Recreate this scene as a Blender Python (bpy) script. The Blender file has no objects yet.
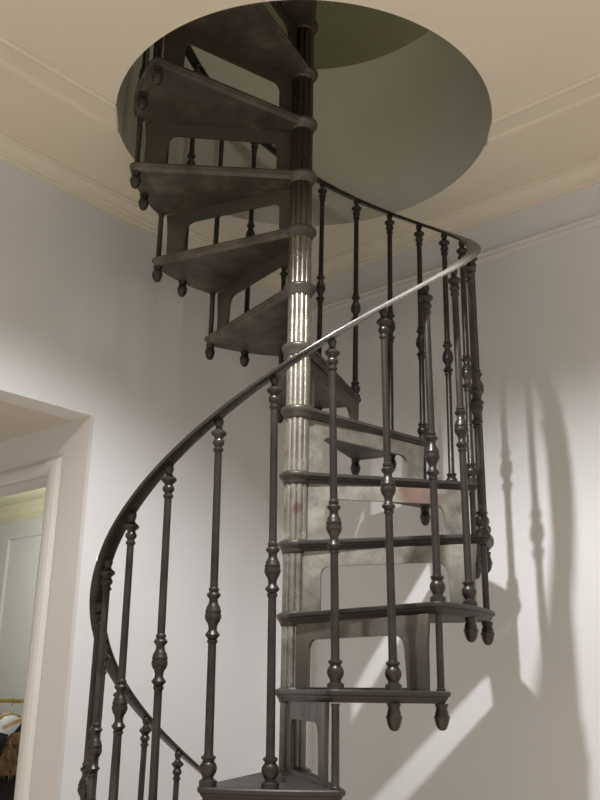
import bpy, bmesh, math, random
from mathutils import Vector, Matrix
random.seed(7)
C = bpy.context.scene.collection
PI = math.pi

# ------------------------------------------------------------------ measures
RISE = 0.2            # rise of one step
EYE = 0.1883 + 7 * RISE   # camera height above the floor
R = 0.5329            # circle the balusters stand on
STEP = 0.5150         # angle of one step
PH0 = -0.3427         # angle of the reference step's front baluster
HALF = 0.2568         # from front to middle baluster of a step
LEN = 0.8086          # baluster height to the middle of its top ball
LEAN = 0.0185 * R     # the balusters lean a little
CEIL = EYE + 1.762
HOLE = 0.611
HX, HY = 0.005, -0.012           # middle of the round opening
NL = Vector((-0.75241, 0.65869, 0))     # out through the left wall
NR = Vector((0.65869, 0.75241, 0))      # out through the right wall
WA, WB = 0.80, 0.78                     # distance of the two walls from the stair axis

def W(a, b, z):
    p = NL * a + NR * b
    return Vector((p.x, p.y, z))

def P(alpha, rad, z):
    return Vector((rad * math.sin(alpha), -rad * math.cos(alpha), z))

def tread_z(k):
    return (k + 7) * RISE

# ------------------------------------------------------------------ materials
def new_mat(name):
    m = bpy.data.materials.new(name)
    m.use_nodes = True
    nt = m.node_tree
    return m, nt, nt.nodes['Principled BSDF']

def ramp(nt, pts):
    r = nt.nodes.new('ShaderNodeValToRGB')
    el = r.color_ramp.elements
    while len(el) < len(pts):
        el.new(0.5)
    for e, (p, c) in zip(el, pts):
        e.position = p
        e.color = (*c, 1)
    return r

def plaster(name, col, var=0.03, bump=0.05, rough=0.85):
    m, nt, b = new_mat(name)
    tc = nt.nodes.new('ShaderNodeTexCoord')
    n = nt.nodes.new('ShaderNodeTexNoise')
    n.inputs['Scale'].default_value = 2.5
    n.inputs['Detail'].default_value = 4
    nt.links.new(tc.outputs['Object'], n.inputs['Vector'])
    r = ramp(nt, [(0.3, tuple(c * (1 - var) for c in col)), (0.7, tuple(min(1, c * (1 + var)) for c in col))])
    nt.links.new(n.outputs['Fac'], r.inputs['Fac'])
    nt.links.new(r.outputs['Color'], b.inputs['Base Color'])
    b.inputs['Roughness'].default_value = rough
    n2 = nt.nodes.new('ShaderNodeTexNoise')
    n2.inputs['Scale'].default_value = 120
    nt.links.new(tc.outputs['Object'], n2.inputs['Vector'])
    bp = nt.nodes.new('ShaderNodeBump')
    bp.inputs['Strength'].default_value = bump
    bp.inputs['Distance'].default_value = 0.002
    nt.links.new(n2.outputs['Fac'], bp.inputs['Height'])
    nt.links.new(bp.outputs['Normal'], b.inputs['Normal'])
    return m

def metal(name, pts, metallic, rough, scale=14, bump=0.25, zfade=None, low=None, rust=None):
    m, nt, b = new_mat(name)
    tc = nt.nodes.new('ShaderNodeTexCoord')
    geo = nt.nodes.new('ShaderNodeNewGeometry')
    n = nt.nodes.new('ShaderNodeTexNoise')
    n.inputs['Scale'].default_value = scale
    n.inputs['Detail'].default_value = 8
    n.inputs['Roughness'].default_value = 0.65
    nt.links.new(geo.outputs['Position'], n.inputs['Vector'])
    r = ramp(nt, pts)
    nt.links.new(n.outputs['Fac'], r.inputs['Fac'])
    col = r.outputs['Color']
    sx = nt.nodes.new('ShaderNodeSeparateXYZ')
    nt.links.new(geo.outputs['Position'], sx.inputs[0])
    def mix(fac, col, other):
        mx = nt.nodes.new('ShaderNodeMixRGB')
        nt.links.new(fac, mx.inputs['Fac'])
        nt.links.new(col, mx.inputs['Color1'])
        mx.inputs['Color2'].default_value = (*other, 1)
        return mx.outputs['Color']
    for band, flip in ((zfade, False), (low, True)):      # tone by height; paints in weak light on risers and upper column
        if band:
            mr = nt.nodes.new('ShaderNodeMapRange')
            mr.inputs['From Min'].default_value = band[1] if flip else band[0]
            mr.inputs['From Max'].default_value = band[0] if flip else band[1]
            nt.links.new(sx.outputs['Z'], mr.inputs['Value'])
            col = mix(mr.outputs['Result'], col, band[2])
    if rust:                                               # one rubbed reddish patch
        at, size = rust
        d = nt.nodes.new('ShaderNodeVectorMath')
        d.operation = 'DISTANCE'
        nt.links.new(geo.outputs['Position'], d.inputs[0])
        d.inputs[1].default_value = at
        ad = nt.nodes.new('ShaderNodeMath')
        ad.operation = 'MULTIPLY_ADD'
        nt.links.new(n.outputs['Fac'], ad.inputs[0])
        ad.inputs[1].default_value = size * 1.2
        nt.links.new(d.outputs['Value'], ad.inputs[2])
        mr = nt.nodes.new('ShaderNodeMapRange')
        mr.inputs['From Min'].default_value = size * 1.6
        mr.inputs['From Max'].default_value = size * 1.25
        mr.inputs['To Max'].default_value = 0.62
        nt.links.new(ad.outputs['Value'], mr.inputs['Value'])
        col = mix(mr.outputs['Result'], col, (0.19, 0.075, 0.05))
    nt.links.new(col, b.inputs['Base Color'])
    b.inputs['Metallic'].default_value = metallic
    rr = ramp(nt, [(0.3, (rough + .12,) * 3), (0.7, (rough - .08,) * 3)])
    nt.links.new(n.outputs['Fac'], rr.inputs['Fac'])
    nt.links.new(rr.outputs['Color'], b.inputs['Roughness'])
    n2 = nt.nodes.new('ShaderNodeTexNoise')
    n2.inputs['Scale'].default_value = 70
    n2.inputs['Detail'].default_value = 4
    nt.links.new(geo.outputs['Position'], n2.inputs['Vector'])
    bp = nt.nodes.new('ShaderNodeBump')
    bp.inputs['Strength'].default_value = bump
    bp.inputs['Distance'].default_value = 0.003
    nt.links.new(n2.outputs['Fac'], bp.inputs['Height'])
    nt.links.new(bp.outputs['Normal'], b.inputs['Normal'])
    return m

M_WALL = plaster('wall_paint', (0.70, 0.69, 0.69))
M_CEIL = plaster('ceiling_paint', (0.79, 0.725, 0.61), var=0.02)
M_TRIM = plaster('trim_paint', (0.77, 0.705, 0.595), var=0.015, rough=0.6)
M_RAILTRIM = plaster('picture_rail_paint', (0.67, 0.65, 0.62), var=0.015, rough=0.6)
M_DOOR = plaster('doorcase_paint', (0.60, 0.565, 0.53), var=0.015, rough=0.55)
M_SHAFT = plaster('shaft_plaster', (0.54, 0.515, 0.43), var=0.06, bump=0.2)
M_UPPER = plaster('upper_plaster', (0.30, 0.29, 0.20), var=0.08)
M_CLOSET = plaster('dressing_room_paint', (0.66, 0.66, 0.63), var=0.02)
M_CLOSETC = plaster('dressing_room_cornice_paint', (0.75, 0.70, 0.50), var=0.02)
M_FLOOR = plaster('floor_boards', (0.60, 0.52, 0.42), var=0.15, rough=0.5)
M_IRON = metal('cast_iron', [(0.3, (0.030, 0.027, 0.023)), (0.6, (0.060, 0.054, 0.046)), (0.8, (0.12, 0.11, 0.095))], 0.6, 0.34)
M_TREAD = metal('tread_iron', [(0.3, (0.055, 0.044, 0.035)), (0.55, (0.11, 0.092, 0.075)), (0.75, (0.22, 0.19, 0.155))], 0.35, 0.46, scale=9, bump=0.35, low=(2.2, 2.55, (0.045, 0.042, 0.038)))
RUST1 = P(PH0 + 4 * STEP, 0.36, tread_z(4) - 0.05)
RUST2 = Vector((0.004, -0.036, tread_z(3) + 0.095))
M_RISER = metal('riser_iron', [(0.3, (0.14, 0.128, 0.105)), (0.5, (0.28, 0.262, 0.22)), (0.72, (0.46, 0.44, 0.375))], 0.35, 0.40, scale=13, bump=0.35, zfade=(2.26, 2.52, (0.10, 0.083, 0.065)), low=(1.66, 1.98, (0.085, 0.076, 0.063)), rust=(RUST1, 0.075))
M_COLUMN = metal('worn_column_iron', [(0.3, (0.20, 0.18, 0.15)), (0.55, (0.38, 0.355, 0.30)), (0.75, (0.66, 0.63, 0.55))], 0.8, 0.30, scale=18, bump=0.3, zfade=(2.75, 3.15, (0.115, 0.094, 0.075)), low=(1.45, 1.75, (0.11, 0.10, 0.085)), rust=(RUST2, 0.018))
M_COLLAR = metal('collar_iron', [(0.3, (0.06, 0.053, 0.043)), (0.7, (0.15, 0.135, 0.112))], 0.5, 0.38)
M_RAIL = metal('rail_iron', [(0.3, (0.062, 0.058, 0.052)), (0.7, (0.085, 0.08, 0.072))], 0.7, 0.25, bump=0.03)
def highlight_rail(m):
    # highlight painted into the colour on the outer right of the middle turn
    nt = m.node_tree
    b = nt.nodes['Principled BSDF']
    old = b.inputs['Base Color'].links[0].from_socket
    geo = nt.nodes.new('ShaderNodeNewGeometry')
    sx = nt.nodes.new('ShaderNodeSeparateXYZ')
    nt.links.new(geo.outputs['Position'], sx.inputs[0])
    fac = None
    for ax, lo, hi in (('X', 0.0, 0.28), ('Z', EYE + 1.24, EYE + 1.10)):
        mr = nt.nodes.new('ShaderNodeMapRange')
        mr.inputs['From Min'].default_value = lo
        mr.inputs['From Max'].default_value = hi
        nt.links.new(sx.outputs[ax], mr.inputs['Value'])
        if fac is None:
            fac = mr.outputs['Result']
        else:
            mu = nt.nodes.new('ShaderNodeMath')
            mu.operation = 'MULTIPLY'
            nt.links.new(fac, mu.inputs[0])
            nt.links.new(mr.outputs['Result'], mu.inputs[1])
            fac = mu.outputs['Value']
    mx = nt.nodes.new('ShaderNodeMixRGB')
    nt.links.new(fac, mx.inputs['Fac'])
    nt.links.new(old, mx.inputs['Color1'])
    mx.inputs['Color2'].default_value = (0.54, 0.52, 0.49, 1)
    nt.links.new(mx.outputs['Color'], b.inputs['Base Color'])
highlight_rail(M_RAIL)
M_BRASS = metal('brass', [(0.3, (0.55, 0.42, 0.15)), (0.7, (0.75, 0.60, 0.28))], 0.9, 0.25, bump=0.02)

def cloth(name, col, rough=0.9, var=0.2, scale=12):
    m, nt, b = new_mat(name)
    n = nt.nodes.new('ShaderNodeTexNoise')
    n.inputs['Scale'].default_value = scale
    n.inputs['Detail'].default_value = 6
    tc = nt.nodes.new('ShaderNodeTexCoord')
    nt.links.new(tc.outputs['Object'], n.inputs['Vector'])
    r = ramp(nt, [(0.3, tuple(c * (1 - var) for c in col)), (0.7, tuple(min(1, c * (1 + var)) for c in col))])
    nt.links.new(n.outputs['Fac'], r.inputs['Fac'])
    nt.links.new(r.outputs['Color'], b.inputs['Base Color'])
    b.inputs['Roughness'].default_value = rough
    return m

M_WHITE = cloth('white_cotton', (0.78, 0.82, 0.88), var=0.1)
M_RUST = cloth('rust_wool', (0.42, 0.17, 0.07))
M_TAN = cloth('pale_wood', (0.62, 0.45, 0.27), rough=0.5)
M_BLACK = cloth('black_wool', (0.018, 0.017, 0.017))
M_FUR = cloth('brown_fur', (0.30, 0.19, 0.10), var=0.55, scale=40)

# ------------------------------------------------------------------ mesh helpers
def obj(name, bm, mat, parent=None, smooth=False, angle=None):
    me = bpy.data.meshes.new(name)
    bmesh.ops.recalc_face_normals(bm, faces=bm.faces)
    bm.to_mesh(me)
    bm.free()
    me.materials.append(mat)
    if smooth:
        for p in me.polygons:
            p.use_smooth = True
        if angle:
            me.set_sharp_from_angle(angle=math.radians(angle))
    o = bpy.data.objects.new(name, me)
    C.objects.link(o)
    if parent:
        o.parent = parent
    return o

def tag(o, label=None, cat=None, group=None, kind=None):
    if label: o['label'] = label
    if cat: o['category'] = cat
    if group: o['group'] = group
    if kind: o['kind'] = kind
    return o

def struct(name, bm, mat, parent=None, **kw):
    o = obj(name, bm, mat, parent, **kw)
    if parent is None:
        o['kind'] = 'structure'
    return o

def prism(bm, bottom, top):
    """closed solid between two equally long rings"""
    vb = [bm.verts.new(p) for p in bottom]
    vt = [bm.verts.new(p) for p in top]
    n = len(vb)
    for i in range(n):
        j = (i + 1) % n
        bm.faces.new((vb[i], vb[j], vt[j], vt[i]))
    bm.faces.new(vb[::-1])
    bm.faces.new(vt)

def rings(bm, loops, cap=True):
    vs = [[bm.verts.new(p) for p in l] for l in loops]
    n = len(loops[0])
    for A, B in zip(vs, vs[1:]):
        for i in range(n):
            j = (i + 1) % n
            bm.faces.new((A[i], A[j], B[j], B[i]))
    if cap:
        bm.faces.new(vs[0][::-1])
        bm.faces.new(vs[-1])

def wbox(bm, a0, a1, b0, b1, z0, z1):
    r = [(a0, b0), (a1, b0), (a1, b1), (a0, b1)]
    prism(bm, [W(a, b, z0) for a, b in r], [W(a, b, z1) for a, b in r])

def lathe(bm, prof, seg=14, lean=0.0, x0=0.0, y0=0.0):
    """prof: (z, r) from low to high round the vertical through (x0, y0); y drifts with z by lean"""
    loops = []
    for z, r in prof:
        loops.append([(x0 + r * math.cos(2 * PI * i / seg), y0 + r * math.sin(2 * PI * i / seg) - lean * z, z) for i in range(seg)])
    rings(bm, loops)

def rot(k):
    """local +x of step k points at its front baluster"""
    return PH0 + k * STEP - PI / 2

# ------------------------------------------------------------------ room shell
def sweep(name, mat, prof, path):
    """prof: list of (u, v); path(i, u, v) gives the point of end i = 0, 1"""
    bm = bmesh.new()
    prism(bm, [path(0, u, v) for u, v in prof], [path(1, u, v) for u, v in prof])
    return struct(name, bm, mat)

DB = -0.155                     # the doorway wall meets the left wall here
SOF = EYE + 0.905               # soffit of the opening in the left wall
FAR = -4.6

bm = bmesh.new()
wbox(bm, FAR, 4.6, FAR, 1.4, -0.1, 0.0)
struct('floor', bm, M_FLOOR)

bm = bmesh.new()
pr = [(DB, 0), (WB + 0.1, 0), (WB + 0.1, CEIL), (FAR, CEIL), (FAR, SOF), (DB, SOF)]
prism(bm, [W(WA, b, z) for b, z in pr], [W(WA + 0.1, b, z) for b, z in pr])
struct('wall_left', bm, M_WALL)

bm = bmesh.new()
wbox(bm, FAR, WA, WB, WB + 0.1, 0, CEIL)
struct('wall_right', bm, M_WALL)

# ceiling with the round opening
bm = bmesh.new()
N = 128
circ = [(HX + HOLE * math.cos(2 * PI * i / N), HY + HOLE * math.sin(2 * PI * i / N)) for i in range(N)]
cv = [bm.verts.new((x, y, CEIL)) for x, y in circ]
ov = [bm.verts.new(W(a, b, CEIL)) for a, b in ((FAR, FAR), (WA + .1, FAR), (WA + .1, WB + .1), (FAR, WB + .1))]
ed = [bm.edges.new((cv[i], cv[(i + 1) % N])) for i in range(N)] + [bm.edges.new((ov[i], ov[(i + 1) % 4])) for i in range(4)]
bmesh.ops.triangle_fill(bm, use_beauty=True, use_dissolve=False, edges=ed)
struct('ceiling', bm, M_CEIL)

# the shaft through the floor above, as a thick plaster tube
SH = EYE + 2.50
bm = bmesh.new()
inner0 = [bm.verts.new((x, y, CEIL)) for x, y in circ]
inner1 = [bm.verts.new((x, y, SH)) for x, y in circ]
outer1 = [bm.verts.new((x * 1.12, y * 1.12, SH)) for x, y in circ]
outer0 = [bm.verts.new((x * 1.12, y * 1.12, CEIL + .002)) for x, y in circ]
for i in range(N):
    j = (i + 1) % N
    for A, B in ((inner0, inner1), (inner1, outer1), (outer1, outer0)):
        bm.faces.new((A[i], A[j], B[j], B[i]))
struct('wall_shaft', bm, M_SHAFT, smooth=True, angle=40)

# storey above
bm = bmesh.new()
cv = [bm.verts.new((x * 1.12, y * 1.12, SH)) for x, y in circ]
ov = [bm.verts.new(W(a, b, SH)) for a, b in ((-2.2, -2.2), (1.4, -2.2), (1.4, 1.4), (-2.2, 1.4))]
ed = [bm.edges.new((cv[i], cv[(i + 1) % N])) for i in range(N)] + [bm.edges.new((ov[i], ov[(i + 1) % 4])) for i in range(4)]
bmesh.ops.triangle_fill(bm, use_beauty=True, use_dissolve=False, edges=ed)
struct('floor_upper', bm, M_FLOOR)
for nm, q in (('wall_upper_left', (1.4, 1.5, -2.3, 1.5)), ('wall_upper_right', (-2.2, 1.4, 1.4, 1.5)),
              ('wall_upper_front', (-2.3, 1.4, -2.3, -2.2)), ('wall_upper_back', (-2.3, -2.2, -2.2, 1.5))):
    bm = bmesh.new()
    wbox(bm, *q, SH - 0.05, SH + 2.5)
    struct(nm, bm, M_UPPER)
bm = bmesh.new()
wbox(bm, -2.3, 1.5, -2.3, 1.5, SH + 2.5, SH + 2.6)
struct('ceiling_upper', bm, M_UPPER)

# cornices: (offset from wall, drop from ceiling)
CP = [(0, 0), (0.047, 0), (0.047, 0.007), (0.041, 0.010), (0.040, 0.016), (0.030, 0.024), (0.022, 0.036), (0.018, 0.048), (0.012, 0.051), (0.012, 0.060), (0.006, 0.062), (0.005, 0.069), (0, 0.069)]
sweep('trim_1', M_TRIM, CP, lambda i, u, v: W(WA - u, FAR if i == 0 else WB - u, CEIL - v))
sweep('trim_2', M_TRIM, CP, lambda i, u, v: W(FAR if i == 0 else WA - u, WB - u, CEIL - v))
PR = [(0, 0), (0.010, 0), (0.020, 0.008), (0.020, 0.014), (0.012, 0.018), (0.012, 0.028), (0.008, 0.034), (0.004, 0.041), (0, 0.041)]
sweep('trim_3', M_RAILTRIM, PR, lambda i, u, v: W(FAR if i == 0 else WA, WB - u, EYE + 1.573 - v))
# flat moulding planted on the ceiling, cut off where it meets the round opening
IN = [(0.312, 0), (0.312, 0.007), (0.322, 0.012), (0.334, 0.006), (0.396, 0.006), (0.402, 0.014), (0.414, 0.016), (0.424, 0.008), (0.424, 0)]
IN = [(u, v - 0.0005) for u, v in IN]
INL = [(u + 0.024, v) for u, v in IN]
HA, HB = NL.x * HX + NL.y * HY, NR.x * HX + NR.y * HY
def hole_a(u):      # where the line a = u leaves the opening
    return HB - math.sqrt(HOLE * HOLE - (u - HA) ** 2)
def hole_b(u):
    return HA - math.sqrt(HOLE * HOLE - (u - HB) ** 2)
sweep('trim_4', M_TRIM, INL, lambda i, u, v: W(u, FAR if i == 0 else hole_a(u), CEIL - v))
sweep('trim_5', M_TRIM, IN, lambda i, u, v: W(FAR if i == 0 else hole_b(u), u, CEIL - v))
BB = [(0, 0), (0.018, 0), (0.018, 0.13), (0.010, 0.15), (0, 0.16)]
sweep('baseboard_left', M_TRIM, BB, lambda i, u, v: W(WA - u, DB if i == 0 else WB - u, v))
sweep('baseboard_right', M_TRIM, BB, lambda i, u, v: W(FAR if i == 0 else WA - u, WB - u, v))

# slim boxed pipe casing by the corner
bm = bmesh.new()
wbox(bm, 0.585, 0.655, WB - 0.028, WB, 0, CEIL - 0.069)
struct('trim_9', bm, M_WALL)

# doorway in the wall that turns off behind the left wall's edge
DI, DO = 1.024, 1.90            # clear opening
DH = EYE + 0.727
bm = bmesh.new()
pr = [(0.9, 0), (DI, 0), (DI, DH), (DO, DH), (DO, 0), (3.3, 0), (3.3, SOF), (0.9, SOF)]
prism(bm, [W(a, DB, z) for a, z in pr], [W(a, DB + .1, z) for a, z in pr])
struct('wall_doorway', bm, M_WALL)
bm = bmesh.new()
wbox(bm, 0.9, 3.3, -2.4, DB, SOF, SOF + 0.05)
struct('ceiling_passage', bm, M_DOOR)
bm = bmesh.new()
wbox(bm, 3.3, 3.4, -2.4, DB + .1, 0, SOF + .05)
struct('wall_passage', bm, M_WALL)
# architrave: mitred frame, profile (distance from the opening edge, thickness)
AP = [(0, 0), (0, 0.016), (0.008, 0.022), (0.020, 0.026), (0.034, 0.026), (0.046, 0.022), (0.054, 0.014), (0.058, 0.009), (0.062, 0.009), (0.065, 0.014), (0.1765, 0.014), (0.1765, 0)]
def fr(i, d, t):
    # path corners: right foot, right head, left head, left foot (the right side runs up to the wall's edge)
    e = d * 0.222 / 0.222
    pts = [(DI - e * 1.27, 0), (DI - e * 1.27, DH + e * 1.008), (DO + e, DH + e * 1.008), (DO + e, 0)]
    a, z = pts[i]
    return W(a, DB - t, z)
bm = bmesh.new()
rings(bm, [[fr(i, d, t) for d, t in AP] for i in range(4)])
bmesh.ops.remove_doubles(bm, verts=bm.verts, dist=1e-6)
struct('trim_6', bm, M_DOOR)

# dressing room behind
CB, CT = 1.20, EYE + 1.12
for nm, q, m in (('wall_dressing_room', (0.9, 4.5, CB, CB + .1, 0, CT), M_CLOSET),
                 ('wall_dressing_side', (4.4, 4.5, DB, CB, 0, CT), M_CLOSET),
                 ('wall_dressing_front', (3.3, 4.5, DB, DB + .1, 0, CT), M_CLOSET),
                 ('ceiling_dressing_room', (0.9, 4.5, DB, CB + .1, CT, CT + .05), M_CLOSETC)):
    bm = bmesh.new()
    wbox(bm, *q)
    struct(nm, bm, m)
CP2 = [(u * 1.4, v * 1.3) for u, v in CP]
sweep('trim_7', M_CLOSETC, CP2, lambda i, u, v: W(0.9 if i == 0 else 4.4, CB - u, CT - v))
# panel moulding on its wall
bm = bmesh.new()
PM = [(0, 0), (0.006, 0.014), (0.016, 0.014), (0.024, 0)]
for p0, p1 in ((0.95, 1.85), (1.98, 3.49), (3.66, 4.3)):
    zt, zb = EYE + 0.93, EYE - 0.6
    cor = [(p0, zb), (p1, zb), (p1, zt), (p0, zt)]
    sg = [(1, 1), (-1, 1), (-1, -1), (1, -1)]
    loops = [[W(a + sa * d, CB - t + 0.0005, z + sz * d) for d, t in PM] for (a, z), (sa, sz) in zip(cor, sg)]
    vs = [[bm.verts.new(p) for p in l] for l in loops]
    for i in range(4):
        A, B = vs[i], vs[(i + 1) % 4]
        for k in range(len(PM)):
            l = (k + 1) % len(PM)
            bm.faces.new((A[k], A[l], B[l], B[k]))
struct('trim_8', bm, M_CLOSET)

# ------------------------------------------------------------------ spiral staircase
stair = bpy.data.objects.new('spiral_staircase', None)
C.objects.link(stair)
tag(stair, 'dark cast iron spiral staircase with turned balusters rising through a round ceiling opening', 'staircase')

K0, K1 = -6, 13

# fluted column
bm = bmesh.new()
SEG = 160
def flute(t):
    return 0.0308 + 0.0050 * abs(math.cos(5 * t)) ** 0.6
ring_ = [(flute(2 * PI * i / SEG) * math.cos(2 * PI * i / SEG), flute(2 * PI * i / SEG) * math.sin(2 * PI * i / SEG)) for i in range(SEG)]
zs = [0.0]
while zs[-1] < tread_z(K1 + 1) - 0.01:
    zs.append(zs[-1] + 0.2)
loops = [[(x, y, z) for x, y in ring_] for z in zs]
top = zs[-1]
loops += [[(x * .9, y * .9, top + .01) for x, y in ring_]]
rings(bm, loops)
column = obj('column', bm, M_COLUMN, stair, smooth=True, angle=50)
column['label'] = 'fluted column with worn silvery metal'

def inset(poly, d):
    n = len(poly)
    out = []
    for i in range(n):
        p0, p1, p2 = poly[i - 1], poly[i], poly[(i + 1) % n]
        e1 = Vector((p1[0] - p0[0], p1[1] - p0[1])).normalized()
        e2 = Vector((p2[0] - p1[0], p2[1] - p1[1])).normalized()
        n1, n2 = Vector((-e1.y, e1.x)), Vector((-e2.y, e2.x))
        b = n1 + n2
        if b.length < 1e-4: b = n1
        b.normalize()
        s = d / max(b.dot(n1), 0.4)
        out.append((p1[0] + b.x * s, p1[1] + b.y * s))
    return out

RC = 0.022                      # corner bosses of the tread, round the balusters
RO = R + RC
outline = [(0.0, -0.047), (0.020, -0.045)]
for i in range(6):
    t = -PI / 2 + (PI / 2) * i / 5
    outline.append((R + RC * math.cos(t), RC * math.sin(t)))
n = 10
for i in range(1, n):
    t = STEP * i / n
    outline.append((RO * math.cos(t), RO * math.sin(t)))
for i in range(6):
    t = STEP + (PI / 2) * i / 5
    outline.append((R * math.cos(STEP) + RC * math.cos(t), R * math.sin(STEP) + RC * math.sin(t)))
outline += [(0.040 * math.cos(1.75), 0.040 * math.sin(1.75)), (-0.030, 0.0)]

bm = bmesh.new()
loops = []
for d, z in ((0.014, -0.027), (0.012, -0.023), (0.007, -0.017), (0.006, -0.0135), (0.001, -0.0110), (0.0, -0.008), (0.0, -0.003), (0.0025, 0.0)):
    loops.append([(x, y, z) for x, y in inset(outline, d)])
rings(bm, loops)
tread0 = obj('tread', bm, M_TREAD, stair)

# riser: open panel, an arch with a narrow inner post, a top band and an outer post
TH, YB = 0.0265, -0.016
xo0, xo1, xi0, xi1 = 0.030, 0.518, 0.082, 0.438
zt, zb, zo = -TH, -RISE - 0.0005, -TH - 0.045
def fillet(cx, cz, r, a0, a1, n=6):
    return [(cx + r * math.cos(a0 + (a1 - a0) * i / n), cz + r * math.sin(a0 + (a1 - a0) * i / n)) for i in range(n + 1)]
pts = [(xo0, zt), (xo0, zb), (xi0, zb)]
pts += fillet(xi0 + 0.022, zo - 0.022, 0.022, PI, PI / 2)
pts += fillet(xi1 - 0.030, zo - 0.030, 0.030, PI / 2, 0)
pts += [(xi1 + 0.006, zb), (xo1 - 0.008, zb), (xo1 - 0.008, zo - 0.03), (xo1, zt)]
bm = bmesh.new()
prism(bm, [(x, YB - 0.004, z) for x, z in pts], [(x, YB + 0.006, z) for x, z in pts])
bmesh.ops.bevel(bm, geom=[e for e in bm.edges if abs(e.verts[0].co.y - e.verts[1].co.y) < 1e-6], offset=0.0015, segments=1, affect='EDGES')
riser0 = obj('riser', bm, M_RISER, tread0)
# thin sill at the foot of the riser
bm = bmesh.new()
rings(bm, [[(x, YB - 0.005, -RISE), (x, YB + 0.007, -RISE), (x, YB + 0.006, -RISE + 0.007), (x, YB - 0.004, -RISE + 0.007)] for x in (0.06, 0.30, 0.505)])
sill0 = obj('sill', bm, M_TREAD, tread0)
# collar round the column
bm = bmesh.new()
cp = [(-0.034, 0.0350), (-0.032, 0.0385), (-0.026, 0.0405), (-0.019, 0.0440), (-0.014, 0.0485), (-0.010, 0.0510), (-0.003, 0.0515), (0.0, 0.0500), (0.0025, 0.046), (0.003, 0.0400), (0.006, 0.0385), (0.007, 0.035)]
lathe(bm, cp, 32)
collar0 = obj('collar', bm, M_COLLAR, tread0, smooth=True, angle=50)

# balusters: (height, radius), the shaft below the middle knob is longer on a middle baluster
BASE = [(0.0005, .0190), (0.011, .0190), (0.013, .0165), (0.015, .0128), (0.019, .0120), (0.024, .0150), (0.030, .0180), (0.036, .0190), (0.042, .0180), (0.047, .0145), (0.050, .0122), (0.053, .0128), (0.055, .0158), (0.060, .0158), (0.062, .0110), (0.066, .0098)]
KNOB = [(0.318, .0092), (0.321, .0118), (0.326, .0118), (0.328, .0095), (0.332, .0130), (0.337, .0170), (0.342, .0135), (0.347, .0098), (0.354, .0096), (0.362, .0122), (0.368, .0165), (0.371, .0165), (0.372, .0180), (0.378, .0188), (0.383, .0178), (0.384, .0165), (0.386, .0180), (0.390, .0180), (0.392, .0165), (0.397, .0160), (0.403, .0125), (0.409, .0100), (0.416, .0100), (0.421, .0145), (0.425, .0165), (0.429, .0135), (0.432, .0098), (0.434, .0118), (0.439, .0118), (0.442, .0092)]
CAP = [(0.734, .0088), (0.737, .0122), (0.742, .0122), (0.744, .0095), (0.749, .0095), (0.752, .0130), (0.758, .0146), (0.763, .0130), (0.766, .0100), (0.770, .0105), (0.774, .0150), (0.778, .0188), (0.782, .0188), (0.786, .0145), (0.790, .0095), (0.795, .0075), (0.799, .0085), (0.803, .0104), (0.808, .0110), (0.813, .0104), (0.817, .0082), (0.822, .0060)]

def baluster(extra):
    prof = list(BASE) + [(z + extra - 0.025, r) for z, r in KNOB] + [(z + extra, r) for z, r in CAP]
    b = bmesh.new()
    lathe(b, prof, 16, LEAN / LEN)
    o = obj('baluster', b, M_IRON, stair, smooth=True, angle=40)
    return o

ACORN = [(-0.058, .0020), (-0.057, .0060), (-0.053, .0105), (-0.046, .0140), (-0.040, .0158), (-0.034, .0168), (-0.031, .0182), (-0.027, .0182), (-0.026, .0160), (-0.018, .0150), (-0.011, .0126), (-0.007, .0140), (-0.004, .0152), (0.0, .0152)]
def acorn(parent, dz, dy=0.0):
    b = bmesh.new()
    lathe(b, [(z + dz, r) for z, r in ACORN], 14, 0, 0, dy)
    o = obj('finial', b, M_IRON, parent, smooth=True, angle=45)
    o['label'] = 'acorn finial hanging under the tread'
    return o

midb = baluster(RISE * HALF / STEP)
acorn(midb, -0.027)
frontb = baluster(0.0)
b = bmesh.new()
lathe(b, [(-RISE + 0.0005, .0115), (-RISE + .004, .0115), (-RISE + .006, .0088), (-0.034, .0088), (-0.030, .011), (-0.029, .011)], 12)
rod = obj('lower_rod', b, M_IRON, frontb, smooth=True, angle=40)
rod['label'] = 'thin rod down to the tread below'
acorn(frontb, -RISE - 0.027)

def copy_tree(o, parent):
    c = o.copy()
    C.objects.link(c)
    c.parent = parent
    for ch in list(o.children):
        d = ch.copy()
        C.objects.link(d)
        d.parent = c
    return c

firsts = {'t': tread0, 'm': midb, 'f': frontb}
used = set()
def take(key):
    if key not in used:
        used.add(key)
        return firsts[key]
    return copy_tree(firsts[key], stair)

def shorter(u):
    """the balusters get a touch shorter towards the top"""
    return 0.0035 * max(0.0, min(u, 7.0) - 2.0)

order = list(range(0, K1 + 1)) + list(range(K0, 0))
for k in order:
    z = tread_z(k)
    t = take('t')
    t.location = (0, 0, z)
    t.rotation_euler = (0, 0, rot(k))
    for key, off in (('f', 0.0), ('m', HALF)):
        al = PH0 + k * STEP + off
        bl = take(key)
        bl.location = P(al, R, z)
        bl.rotation_euler = (0, 0, al - PI / 2)
        full = LEN + (RISE * HALF / STEP if key == 'm' else 0)
        f = 1 - shorter(k + off / STEP) / full
        bl.scale = (1, 1, f)
        for ch in bl.children:
            ch.scale = (1, 1, 1 / f)

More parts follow.
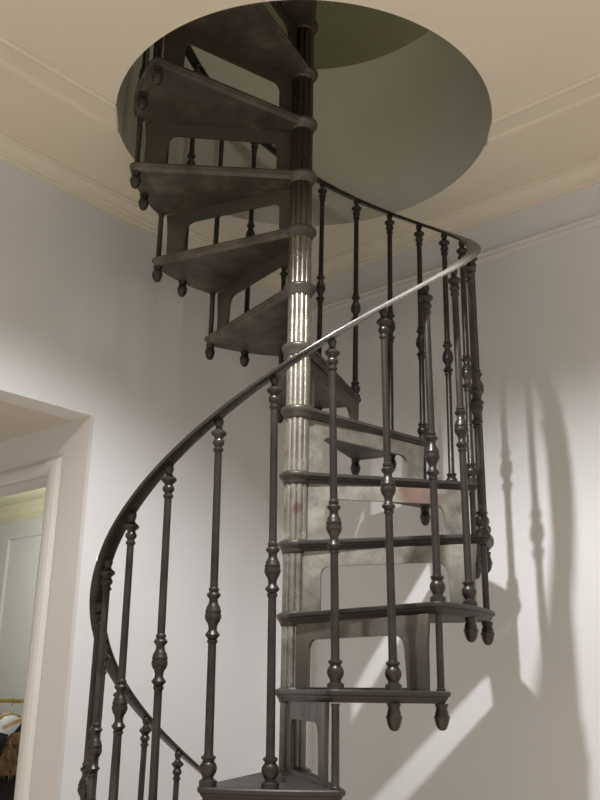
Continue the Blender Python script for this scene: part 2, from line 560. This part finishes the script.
# handrail: flat bar with rounded top, on the ball tops
sec = [(-0.017, 0.0), (0.017, 0.0), (0.0195, 0.0015), (0.0208, 0.0045), (0.0208, 0.0075), (0.0185, 0.0110), (0.012, 0.0130), (0, 0.0140), (-0.012, 0.0130), (-0.0185, 0.0110), (-0.0208, 0.0075), (-0.0208, 0.0045), (-0.0195, 0.0015)]
bm = bmesh.new()
loops = []
u = K0 - 0.35
TW = LEAN / R
while u <= K1 + 0.95:
    al = PH0 + u * STEP - TW
    zz = tread_z(u) + LEN + 0.008 - shorter(u)
    loops.append([P(al, R + 0.008 + s, zz + h) for s, h in sec])
    u += 0.05
rings(bm, loops)
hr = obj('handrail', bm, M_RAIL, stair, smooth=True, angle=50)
hr['label'] = 'spiralling flat iron handrail'

# ------------------------------------------------------------------ clothes in the dressing room
def wtube(bm, p0, p1, r, seg=10):
    d = (p1 - p0)
    q = d.to_track_quat('Z', 'Y').to_matrix()
    rings(bm, [[p + q @ Vector((r * math.cos(2 * PI * i / seg), r * math.sin(2 * PI * i / seg), 0)) for i in range(seg)] for p in (p0, p1)])

RB, RZ = 0.95, EYE - 0.055
rack = bpy.data.objects.new('clothes_rail', None)
C.objects.link(rack)
rack.location = W(2.65, RB, RZ)
tag(rack, 'thin brass clothes rail seen through the doorway at left', 'clothes rail')
def local(o, root):
    o.parent = root
    o.matrix_parent_inverse = Matrix.Translation(-root.location)
    return o
bm = bmesh.new()
wtube(bm, W(0.9, RB, RZ), W(4.4, RB, RZ), 0.011, 14)
local(obj('bar', bm, M_BRASS, None, smooth=True, angle=40), rack)
for a0, a1 in ((0.9, 0.915), (4.385, 4.4)):
    bm = bmesh.new()
    wtube(bm, W(a0, RB, RZ), W(a1, RB, RZ), 0.028, 20)
    local(obj('bracket', bm, M_BRASS, None, smooth=True, angle=40), rack)

def garment(a, label, cat, mat, half, drop, yaw, seed, bulge=0.05, name='shirt', hmat=M_TAN, hz=0.0):
    """clothing on a hanger whose shoulders run along b, turned a little"""
    rnd = random.Random(seed)
    root = bpy.data.objects.new(name, None)
    C.objects.link(root)
    root.location = W(a, RB, RZ)
    root.rotation_euler = (0, 0, math.atan2(NR.y, NR.x) + yaw)   # local x runs along the shoulders
    tag(root, label, cat, 'clothes on the brass rail')
    # hanger: hook and sloping wooden arms
    bm = bmesh.new()
    pts = [Vector((0, 0, -0.075)), Vector((0, 0, -0.03)), Vector((0.012, 0, -0.008)), Vector((0.014, 0, 0.006)), Vector((0.006, 0, 0.0165)), Vector((-0.006, 0, 0.0165)), Vector((-0.013, 0, 0.008))]
    for p, q in zip(pts, pts[1:]):
        wtube(bm, p, q, 0.0022, 6)
    hook = obj('hook', bm, M_BRASS, None, smooth=True)
    bm = bmesh.new()
    loops = []
    for x, z in ((-half * .93, -0.135), (-half * .5, -0.105), (0, -0.078), (half * .5, -0.105), (half * .93, -0.135)):
        loops.append([(x, -0.008, z), (x, 0.008, z), (x, 0.008, z + 0.02), (x, -0.008, z + 0.02)])
    rings(bm, loops)
    hang = obj('hanger', bm, hmat, root)
    hook.parent = hang
    # body: closed sack with folds
    bm = bmesh.new()
    nz, ns = 22, 40
    loops = []
    ph = [rnd.uniform(0, 6.28) for _ in range(5)]
    for j in range(nz + 1):
        v = j / nz
        z = -0.072 - v * drop
        w = half * min(1.0, 0.25 + 5.5 * v) if v < 0.14 else half * (1.0 + 0.10 * v)
        dpt = bulge * (0.35 + 0.9 * min(1, v * 2.5))
        l = []
        for i in range(ns):
            t = 2 * PI * i / ns
            f = 1 + 0.16 * v * math.sin(7 * t + ph[0]) + 0.10 * min(1, v * 3) * math.sin(11 * t + ph[1] + 2 * v) + 0.06 * math.sin(5 * t + 9 * v + ph[2])
            l.append((w * math.cos(t), dpt * f * math.sin(t), z - 0.25 * abs(math.cos(t)) * w * (1 - min(1, v * 1.5)) + 0.004 * math.sin(3 * t + ph[3])))
        loops.append(l)
    rings(bm, loops)
    obj('body', bm, mat, root, smooth=True)
    # sleeves
    for s in (-1, 1):
        bm = bmesh.new()
        loops = []
        for j in range(12):
            v = j / 11
            c = Vector((s * (half * 0.92 + 0.03 + 0.05 * math.sin(v * 2.2)), 0.012 * math.sin(4 * v + ph[4]), -0.15 - v * drop * 0.72))
            r = 0.052 - 0.016 * v
            loops.append([c + Vector((r * math.cos(2 * PI * i / 14) * (1 + 0.12 * math.sin(9 * v + i)), r * math.sin(2 * PI * i / 14), 0.01 * math.cos(2 * PI * i / 14) * s)) for i in range(14)])
        rings(bm, loops)
        obj('sleeve', bm, mat, root, smooth=True)
    return root

g = garment(2.865, 'white cotton shirt hanging next along the brass rail, behind the fur-collared coat', 'shirt', M_WHITE, 0.18, 0.62, 0.0, 3, 0.038)
g = garment(3.02, 'rust brown wool jumper hanging beyond the white shirt on the brass rail', 'jumper', M_RUST, 0.17, 0.55, 0.0, 5, 0.05, 'jumper')
coat = garment(2.64, 'black coat with shaggy brown fur collar hanging in the doorway', 'coat', M_BLACK, 0.19, 0.95, 0.0, 9, 0.052, 'coat')

# fur collar: tufted band round the coat's shoulders
rnd = random.Random(11)
bm = bmesh.new()
for i in range(1500):
    t = rnd.uniform(0, 2 * PI)
    v = rnd.random()
    z = -0.15 - 0.20 * v
    w = 0.10 + 0.13 * min(1, v * 1.8)
    dpt = 0.040 + 0.038 * v
    p = Vector((w * math.cos(t), dpt * math.sin(t), z))
    nrm = Vector((math.cos(t) / w, math.sin(t) / dpt, 0)).normalized()
    dirv = (nrm + Vector((rnd.uniform(-.6, .6), rnd.uniform(-.6, .6), rnd.uniform(-1.2, .2)))).normalized()
    ln = rnd.uniform(0.020, 0.042)
    side = dirv.orthogonal().normalized() * 0.004
    side2 = dirv.cross(side).normalized() * 0.004
    b0 = [bm.verts.new(p + side), bm.verts.new(p - side * .5 + side2), bm.verts.new(p - side * .5 - side2)]
    tip = bm.verts.new(p + dirv * ln + Vector((0, 0, -0.01)))
    for q in range(3):
        bm.faces.new((b0[q], b0[(q + 1) % 3], tip))
loops = []
for j in range(9):
    v = j / 8
    w = 0.10 + 0.13 * min(1, v * 1.8)
    dpt = 0.040 + 0.038 * v
    loops.append([(w * math.cos(2 * PI * i / 24), dpt * math.sin(2 * PI * i / 24), -0.15 - 0.20 * v) for i in range(24)])
rings(bm, loops)
fc = obj('fur_collar', bm, M_FUR, coat, smooth=True)
fc['label'] = 'shaggy brown fur collar'

# ------------------------------------------------------------------ lights
def lamp(name, kind, loc, energy, color, **kw):
    l = bpy.data.lights.new(name, kind)
    l.energy = energy
    l.color = color
    for k, v in kw.items():
        setattr(l, k, v)
    o = bpy.data.objects.new(name, l)
    C.objects.link(o)
    o.location = loc
    return o

lamp('spot_key_or_fill', 'SPOT', (-0.11, -1.09, CEIL - 0.018), 178, (0.96, 0.975, 1.0), spot_size=math.radians(138), spot_blend=0.48, shadow_soft_size=0.022)
for (x, y, e) in ((-1.5, -2.4, 190), (1.2, -2.6, 180), (-3.2, -0.9, 140), (0.0, -3.8, 180)):
    lamp('spot_key_or_fill', 'SPOT', (x, y, CEIL - 0.03), e, (1.0, 0.93, 0.82), spot_size=math.radians(84), spot_blend=0.5, shadow_soft_size=0.06)  # added fill lamps out of view; their floor bounce brightens the ceiling
lamp('spot_key_or_fill', 'SPOT', (1.45, -1.75, CEIL - 0.02), 16, (1.0, 0.97, 0.93), spot_size=math.radians(140), spot_blend=0.5, shadow_soft_size=0.05)
lamp('dressing_room_light', 'POINT', W(2.6, 0.45, CT - 0.35), 13, (0.98, 1.0, 0.98), shadow_soft_size=0.05)
lamp('upper_fill', 'POINT', (0.5, -1.3, SH + 1.9), 40, (1.0, 0.98, 0.82), shadow_soft_size=0.15)  # unseen lamp added to brighten the shaft and upper storey

wd = bpy.data.worlds.new('World')
bpy.context.scene.world = wd
wd.use_nodes = True
bg = wd.node_tree.nodes['Background']
bg.inputs['Color'].default_value = (1.0, 0.97, 0.92, 1)
bg.inputs['Strength'].default_value = 0.62

# ------------------------------------------------------------------ camera
F, PITCH, ROLL, YAW, DIST = 902.7, 0.3154, 0.0149, 0.0024, 2.5809
c, s = math.cos(YAW), math.sin(YAW)
right = Vector((c, -s, 0)); fwd = Vector((s, c, 0)); upz = Vector((0, 0, 1))
look = fwd * math.cos(PITCH) + upz * math.sin(PITCH)
up = -fwd * math.sin(PITCH) + upz * math.cos(PITCH)
c, s = math.cos(ROLL), math.sin(ROLL)
r2 = right * c + up * s
u2 = -right * s + up * c
cam = bpy.data.cameras.new('camera')
co = bpy.data.objects.new('camera', cam)
C.objects.link(co)
co.matrix_world = Matrix(((r2.x, u2.x, -look.x, 0), (r2.y, u2.y, -look.y, -DIST), (r2.z, u2.z, -look.z, EYE), (0, 0, 0, 1)))
cam.sensor_width = 36
cam.lens = F / 800 * 36
cam.clip_start = 0.02
sc = bpy.context.scene
sc.camera = co
sc.view_settings.view_transform = 'Standard'
sc.view_settings.look = 'None'
